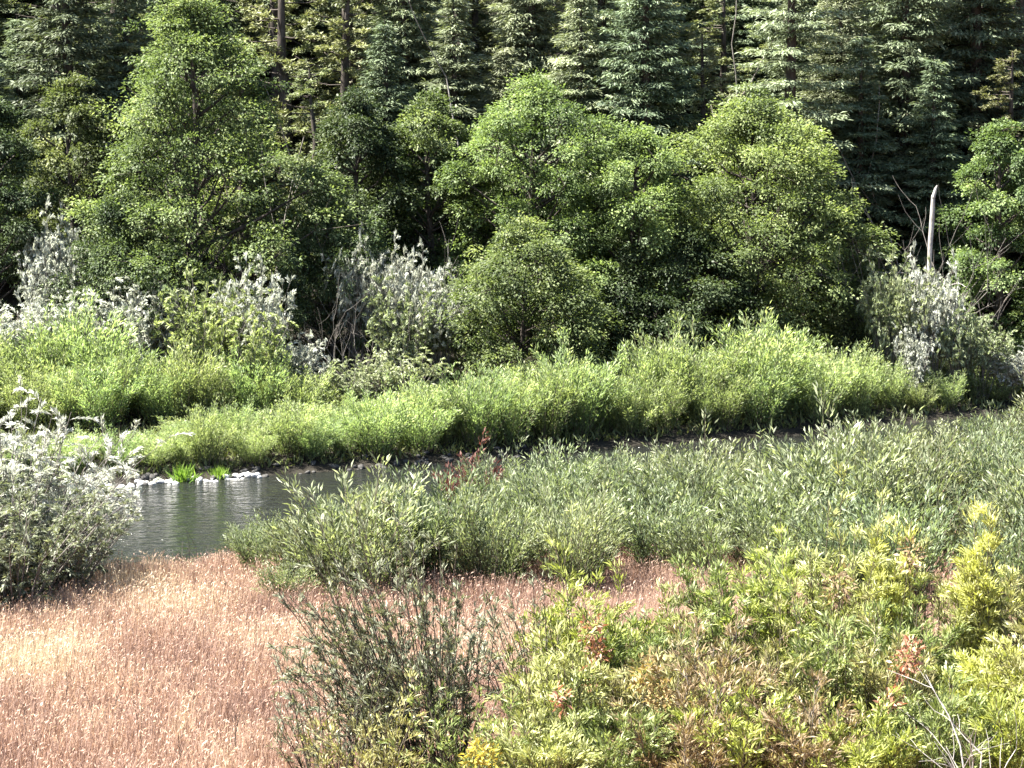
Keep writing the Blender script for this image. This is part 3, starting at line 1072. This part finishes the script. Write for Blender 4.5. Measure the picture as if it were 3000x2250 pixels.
for i, (px, top, y, sp, mt, lb, spr) in enumerate(FG):
    yel = mt == 'fg_yellow'
    FGO.append(fg_shrub('leafy_shrub', lb, 520 + i, px, top, y, sp, mt, n=34 if yel else 30, per=520 if yel else 345, sprays=spr, leaf=.14, wid=.17, sub=9, base_r=.12 if yel else .35, s0=.3 if yel else .12,
             stem_mat='grey_twig' if mt == 'fg_brown' else 'stem', hvar=.22 if yel else .28, hs=.98 if yel else 1.14 if y > 46 else 1.1, topv=.6 if yel else .25))

# the shrub mass goes on past the white dead branches
for src, px, y, lb in ((3, 1130, 47.5, 'pale shrub beyond the green shrub at the far end of the mass'), (10, 1115, 44.5, 'brown green shrub beyond the olive shrub at the end of the mass'),
                       (4, 1180, 47.0, 'green shrub at the outermost end of the shrub mass'), (13, 1170, 44.0, 'half dried shrub at the outermost end of the shrub mass'),
                       (20, 1100, 42.6, 'low lime shrub at the outer end of the shrub mass'), (17, 1160, 42.2, 'low green shrub at the outer end of the shrub mass')):
    x = (px - 512) / FOC * y
    o = FGO[src].copy()
    COL.objects.link(o)
    o.location = (x, y, gh(x, y))
    o.rotation_euler = (0, 0, 2.1 + src)
    o['label'] = lb
    for ch in FGO[src].children:
        c = ch.copy()
        COL.objects.link(c)
        c.parent = o
        for g in ch.children:
            g2 = g.copy()
            COL.objects.link(g2)
            g2.parent = c

# ---------------------------------------------------------------- dry meadow grass


def vnoise(x, y, sc, seed):
    r = np.random.default_rng(seed)
    g = r.random((64, 64))
    u, v = x / sc + 1000, y / sc + 1000
    i, j = np.floor(u).astype(int), np.floor(v).astype(int)
    fu, fv = u - i, v - j
    fu, fv = fu * fu * (3 - 2 * fu), fv * fv * (3 - 2 * fv)
    G = lambda a, b: g[a % 64, b % 64]
    return (G(i, j) * (1 - fu) + G(i + 1, j) * fu) * (1 - fv) + (G(i, j + 1) * (1 - fu) + G(i + 1, j + 1) * fu) * fv


M['dry_grass'] = leaf_mat('dry_grass', [(0, (.115, .066, .052)), (.3, (.255, .164, .128)), (.55, (.365, .252, .192)), (.8, (.42, .325, .225)),
                                        (1, (.50, .43, .31))], .3, rough=.6, spec=.25, tint=(1, .9, .75), objvar=0)


def build_grass():
    r = np.random.default_rng(77)
    n = 375000
    y = 42 + 32 * r.random(n) ** .8
    x = r.uniform(-1, 1.12, n) * (y * .262)
    keep = (near_shore(x) - y > .25)
    px = 512 + FOC * x / y
    dens = np.clip(np.interp(px, [-60, 560, 640, 1100], [1, 1, .55, .3]), 0, 1)
    keep &= r.random(n) < dens
    x, y = x[keep], y[keep]
    n = len(x)
    z = ground_h(x, y)
    lv = Leaves()
    cl = vnoise(x, y, .45, 3)
    hgt = (.34 + .34 * r.random(n)) * (.7 + .5 * cl) * (1 + .5 * (vnoise(x, y, 2, 5) - .5))
    edge = sst(.2, 2.5, near_shore(x) - y)
    hgt *= .75 + .25 * edge
    D = np.column_stack([r.normal(.06, .22, n), r.normal(0, .22, n), np.ones(n)])
    P = np.column_stack([x, y, z - .03])
    Nn = np.column_stack([r.normal(0, 1, (n, 2)), np.full(n, .25)])
    c = .50 * vnoise(x, y, 2.6, 1) + .30 * vnoise(x, y, .9, 2) + .2 * vnoise(x, y, .3, 9)
    va = .46 + (c - .5) * .8 + r.normal(0, .13, n)
    for (cpx, cpy, rx, ry, amt) in ((40, 655, 1.1, 2.4, .42), (140, 575, 1.0, 2.0, .35), (185, 705, .25, 1.6, .33), (280, 560, 1.0, 1.5, .18), (200, 590, 1.5, 2.0, .15)):
        yy = 60.
        for _ in range(20):
            gx, gz = at_y(cpx, cpy, yy)
            yy -= (gh(gx, yy) + .4 - gz) / -.22 * .5 * -1 if False else (gz - (gh(gx, yy) + .4)) * -4 * .6
        va = va + amt * np.exp(-((x - gx) / rx) ** 2 - ((y - yy) / ry) ** 2)
    va = np.clip(va, 0, 1)
    Dn = nrm(D)
    S = nrm(np.cross(Dn, Nn)) * .011
    tri = np.stack([P - S, P + S, P + Dn * hgt[:, None]], 1).reshape(-1, 3)
    # nodding seed heads
    m = r.random(n) < .36
    tip = P[m] + nrm(D[m]) * hgt[m][:, None] * .96
    k = len(tip)
    Dh = D[m] + np.column_stack([r.normal(.2, .45, k), r.normal(0, .45, k), r.normal(-.25, .3, k)])
    Lh = r.uniform(.05, .11, k)
    lv.add(tip, Dh, np.column_stack([r.normal(0, .6, (k, 2)), np.ones(k)]), Lh, Lh * .22, np.clip(va[m] + r.normal(.03, .1, k), 0, 1))
    hv = np.concatenate(lv.v)
    me = make_mesh('dry_grass', np.concatenate([hv, tri]), quads=np.arange(len(hv)).reshape(-1, 4),
                   tris=len(hv) + np.arange(len(tri)).reshape(-1, 3), var=np.concatenate([np.concatenate(lv.a), va]))
    o = link('dry_grass', me, None, M['dry_grass'])
    o['kind'] = 'stuff'
    tag(o, 'dry pinkish tan meadow grass with straw yellow patches', 'grass')


build_grass()

# dark weed stalks standing in the meadow
r = np.random.default_rng(91)
for i in range(34):
    y = r.uniform(45, 66)
    px = r.uniform(10, 300) if i < 26 else r.uniform(440, 520)
    x = (px - 512) / FOC * y
    tb = Tubes()
    h = r.uniform(.8, 1.25)
    ln = r.normal(0, .12, 2)
    s = np.linspace(0, 1, 5)
    main = np.column_stack([ln[0] * s + .03 * np.sin(s * 5 + i), ln[1] * s, h * s - .08])
    tb.add(main, np.linspace(.009, .004, 5), 4)
    for j in range(4):
        p = main[2] + (main[4] - main[2]) * r.random()
        tb.add([p, p + np.array([r.normal(0, .08), r.normal(0, .08), r.uniform(.08, .2)])], [.005, .003], 3)
    o = link('weed_stalk', tb.mesh('weed_stalk'), None, M['dark_stem'])
    o.location = (x, y, gh(x, y))
    tag(o, 'thin dark dead weed stalk standing in the dry pink grass', 'weed', 'dead weed stalks in the meadow')

# ---------------------------------------------------------------- dead wood


def branching(r, tb, p, d, ln, rad, depth, gravity=0.0, forks=(2, 4), wob=.12):
    n = 5
    pts = [p]
    dd = d.copy()
    for i in range(n):
        dd = nrm(dd + r.normal(0, wob, 3) + np.array([0, 0, gravity]))
        pts.append(pts[-1] + dd * ln / n)
    pts = np.array(pts)
    tb.add(pts, np.linspace(rad, rad * .45, n + 1), 5 if rad > .02 else 4)
    if depth > 0:
        for k in range(int(r.integers(*forks))):
            j = int(r.integers(2, n + 1))
            nd = nrm(dd + rand_dir(r, 1)[0] * .75)
            branching(r, tb, pts[j], nd, ln * r.uniform(.4, .75), rad * .5, depth - 1, gravity, forks, wob)


# white dead branches at the edge of the shrub mass
r = np.random.default_rng(61)
x, _ = at_y(985, 760, 42.0)
t = thing('dead_shrub', 'bleached white dead branches forking up through the green shrubs', 'shrub', (x, 41.6, gh(x, 41.6)))
for j, (dx, dz, ln, rad) in enumerate([(-.34, 1, 1.9, .030), (.10, 1, 1.7, .028), (-.55, .9, 1.5, .024), (.45, .9, 1.3, .022), (-.12, 1, 1.8, .026),
                                       (.7, .7, 1.0, .016), (-.8, .6, 1.1, .016), (.25, 1, 1.4, .02), (-.45, 1, 1.6, .02)]):
    tb = Tubes()
    branching(r, tb, np.array([r.normal(0, .12), r.normal(0, .1), -.1]), nrm(np.array([dx, -.12, dz])), ln, rad, 2, .02)
    link('branch', tb.mesh('branch'), t, M['dead_wood'])

# white snag on the slope
x, H = spec(932, 195, 104.6)
t = thing('tree_snag', 'broken white dead trunk standing on the slope', 'snag', (x, 104.6, gh(x, 104.6)))
tb = Tubes()
zz = np.linspace(-.3, H, 9)
tb.add(np.column_stack([.06 * np.sin(zz), .05 * np.cos(zz * .7), zz]), np.linspace(.13, .085, 9) * (1 + .12 * np.sin(np.arange(9) * 2.1)), 8)
tb.add([(0.05, 0, H - .1), (.14, 0, H + .25), (.20, 0, H + .38)], [.09, .06, .02], 6)
tk = link('trunk', tb.mesh('trunk'), t, M['dead_wood'])
for j in range(2):
    r = np.random.default_rng(70 + j)
    tb = Tubes()
    branching(r, tb, np.array([0, 0, H * r.uniform(.35, .9)]), nrm(np.array([r.normal(0, 1), r.normal(-.3, .4), .25])), r.uniform(.7, 1.6), .035, 1)
    link('dead_limb', tb.mesh('dead_limb'), t, M['dead_wood'])

# grey dead brush beside the snag, dry fans of twigs, dead trees with bare limbs
DEAD = [
    ('dead_shrub', 'tangle of grey dead branches beside the white snag', 893, 252, 105.5, 'grey_twig', 14, (0, 0, 1), 1.5, 2),
    ('dead_shrub', 'bare grey shrub between the white snag and the slender tree', 955, 262, 106.0, 'grey_twig', 5, (0, 0, 1), 1.2, 2),
    ('dead_shrub', 'fan of dry brown twigs against the dark hollow', 372, 318, 97.2, 'grey_twig', 12, (-.5, 0, .8), 1.0, 2),
    ('dead_shrub', 'bare dark twigs poking out at the gap in the meadow edge', 192, 530, 70.2, 'dark_stem', 6, (.1, 0, 1), .7, 1),
    ('dead_tree', 'thin leaning dead tree with pale bare limbs above the snag', 908, 128, 110.5, 'pale_bark', 2, (-.3, 0, 1), .3, 1),
    ('dead_tree', 'slim dead tree with pale bare trunk at the fir edge', 482, 10, 110.5, 'pale_bark', 1, (0, 0, 1), .05, 1),
    ('dead_tree', 'pale twisted dead stem beside the layered fir', 706, 40, 110.5, 'pale_bark', 1, (.03, 0, 1), .1, 1),
    ('dead_tree', 'bare bleached stem among the olive pines', 262, 75, 108.5, 'pale_bark', 2, (0, 0, 1), .25, 1),
]
for i, (nm, lb, px, top, y, mt, nbr, d, spr, dep) in enumerate(DEAD):
    r = np.random.default_rng(800 + i)
    x, H = spec(px, top, y)
    t = thing(nm, lb, 'dead tree' if nm == 'dead_tree' else 'shrub', (x, y, gh(x, y)))
    for j in range(nbr):
        tb = Tubes()
        dd = nrm(np.array(d, float) + r.normal(0, spr * .5, 3) * np.array([1, 1, .3]))
        f = 1.0 if j == 0 else r.uniform(.5, .95)
        branching(r, tb, np.array([r.normal(0, .12), r.normal(0, .12), -.1]), dd, H * f / max(dd[2], .5) * .8,
                  .004 * H + .010, dep, .05, (2, 5), .08)
        link('branch', tb.mesh('branch'), t, M[mt])

# ---------------------------------------------------------------- shore: stones, tufts, red shrub


def stone_mesh(seed):
    r = np.random.default_rng(seed)
    vs, fs = [], []
    nu, nv = 8, 5
    ph = r.uniform(0, 6, 6)
    for j in range(nv + 1):
        th = math.pi * j / nv
        for i in range(nu):
            a = 2 * math.pi * i / nu
            d = np.array([math.sin(th) * math.cos(a), math.sin(th) * math.sin(a), math.cos(th)])
            k = 1 + .16 * math.sin(3 * d[0] + ph[0]) + .14 * math.sin(4 * d[1] + ph[1]) + .1 * math.sin(5 * d[2] + ph[2])
            vs.append(d * k * np.array([.5, .38, .30]))
    for j in range(nv):
        for i in range(nu):
            fs.append((j * nu + i, (j + 1) * nu + i, (j + 1) * nu + (i + 1) % nu, j * nu + (i + 1) % nu))
    return make_mesh('stone', np.array(vs), quads=np.array(fs), smooth=True)


SW = [stone_mesh(i) for i in range(4)]
SD = [m.copy() for m in SW]
for m in SW:
    m.materials.append(M['stone'])
for m in SD:
    m.materials.append(M['dark_stone'])
r = np.random.default_rng(44)
for i in range(175):
    white = i < 80
    px = r.uniform(105, 258) if white else r.uniform(90, 560)
    x = (px - 512) / FOC * 85.5
    df = r.uniform(-.45, .25) if white else r.uniform(-.1, 1.0)
    y = float(far_shore(x)) + df
    o = link('shore_stone', (SW if white else SD)[i % 4])
    s = r.uniform(.14, .36) if white else r.uniform(.14, .36)
    z = max(gh(x, y), -.10)
    o.location = (x, y, z + .10 * s)
    o.scale = (s, s, s * r.uniform(.7, 1.1))
    o.rotation_euler = (r.normal(0, .2), r.normal(0, .2), r.uniform(0, 6.28))
    if white:
        tag(o, 'pale rounded stone at the water line of the far bank', 'stone', 'pale stones along the far water line')
    else:
        tag(o, 'dark wet stone at the foot of the far bank willows', 'stone', 'dark stones along the far bank')

M['sedge'] = leaf_mat('sedge_leaf', [(0, (.07, .14, .015)), (.5, (.15, .25, .03)), (1, (.24, .34, .06))], .4, objvar=.05)
for j, (px, lb, s) in enumerate([(178, 'tall bright green sedge tuft at the stony water line', 1.0), (213, 'small round bright green tuft at the stony water line', .72)]):
    r = np.random.default_rng(900 + j)
    x = (px - 512) / FOC * 84.6
    y = float(far_shore(x)) + .15
    lv = Leaves()
    k = 190
    D = np.column_stack([r.normal(0, .45, (k, 2)), np.ones(k)])
    L = r.uniform(.35, .75, k) * s
    lv.add(np.column_stack([r.normal(0, .14, (k, 2)) * s, np.full(k, -.08)]), D, rand_dir(r, k), L, .05, r.random(k), droop=.25)
    o = link('sedge_tuft', lv.mesh('sedge_tuft'), None, M['sedge'])
    o.location = (x, y, gh(x, y))
    tag(o, lb, 'tuft')

x, H = spec(468, 456, 79.5)
y = 79.5
y = float(near_shore(x)) - 1.6
x, H = spec(468, 456, y)
ms = willow(950, H, .9, .3, 34, 60, .15, .3, s0=.25, side=.9)
put_shrub('red_shrub', 'small red leaved shrub at the water edge of the near thicket', 'shrub', ms, (M['stem'], M['red_leaf']), x, y)

# gravel strip and low herb layer under the thickets
M['herb'] = leaf_mat('herb_leaf', [(0, (.05, .06, .022)), (.5, (.10, .12, .04)), (1, (.20, .20, .09))], .3, objvar=0)


def build_herbs():
    r = np.random.default_rng(55)
    n = 40000
    x = r.uniform(-26, 28, n)
    d = .7 + 20 * r.random(n) ** 1.3
    y = far_shore(x) + d
    keep = y < 112
    x, y = x[keep], y[keep]
    n = len(x)
    z = ground_h(x, y)
    lv = Leaves()
    D = np.column_stack([r.normal(0, .5, (n, 2)), np.ones(n) * .8])
    L = r.uniform(.12, .42, n)
    lv.add(np.column_stack([x, y, z - .02]), D, rand_dir(r, n), L, L * .22, np.clip(.45 + r.normal(0, .2, n), 0, 1), droop=.25)
    o = link('undergrowth', lv.mesh('undergrowth'), None, M['herb'])
    o['kind'] = 'stuff'
    tag(o, 'low green undergrowth covering the far bank beneath the trees', 'undergrowth')


build_herbs()
print('objects', len(bpy.data.objects), 'tris', sum(len(m.polygons) * 2 for m in bpy.data.meshes))
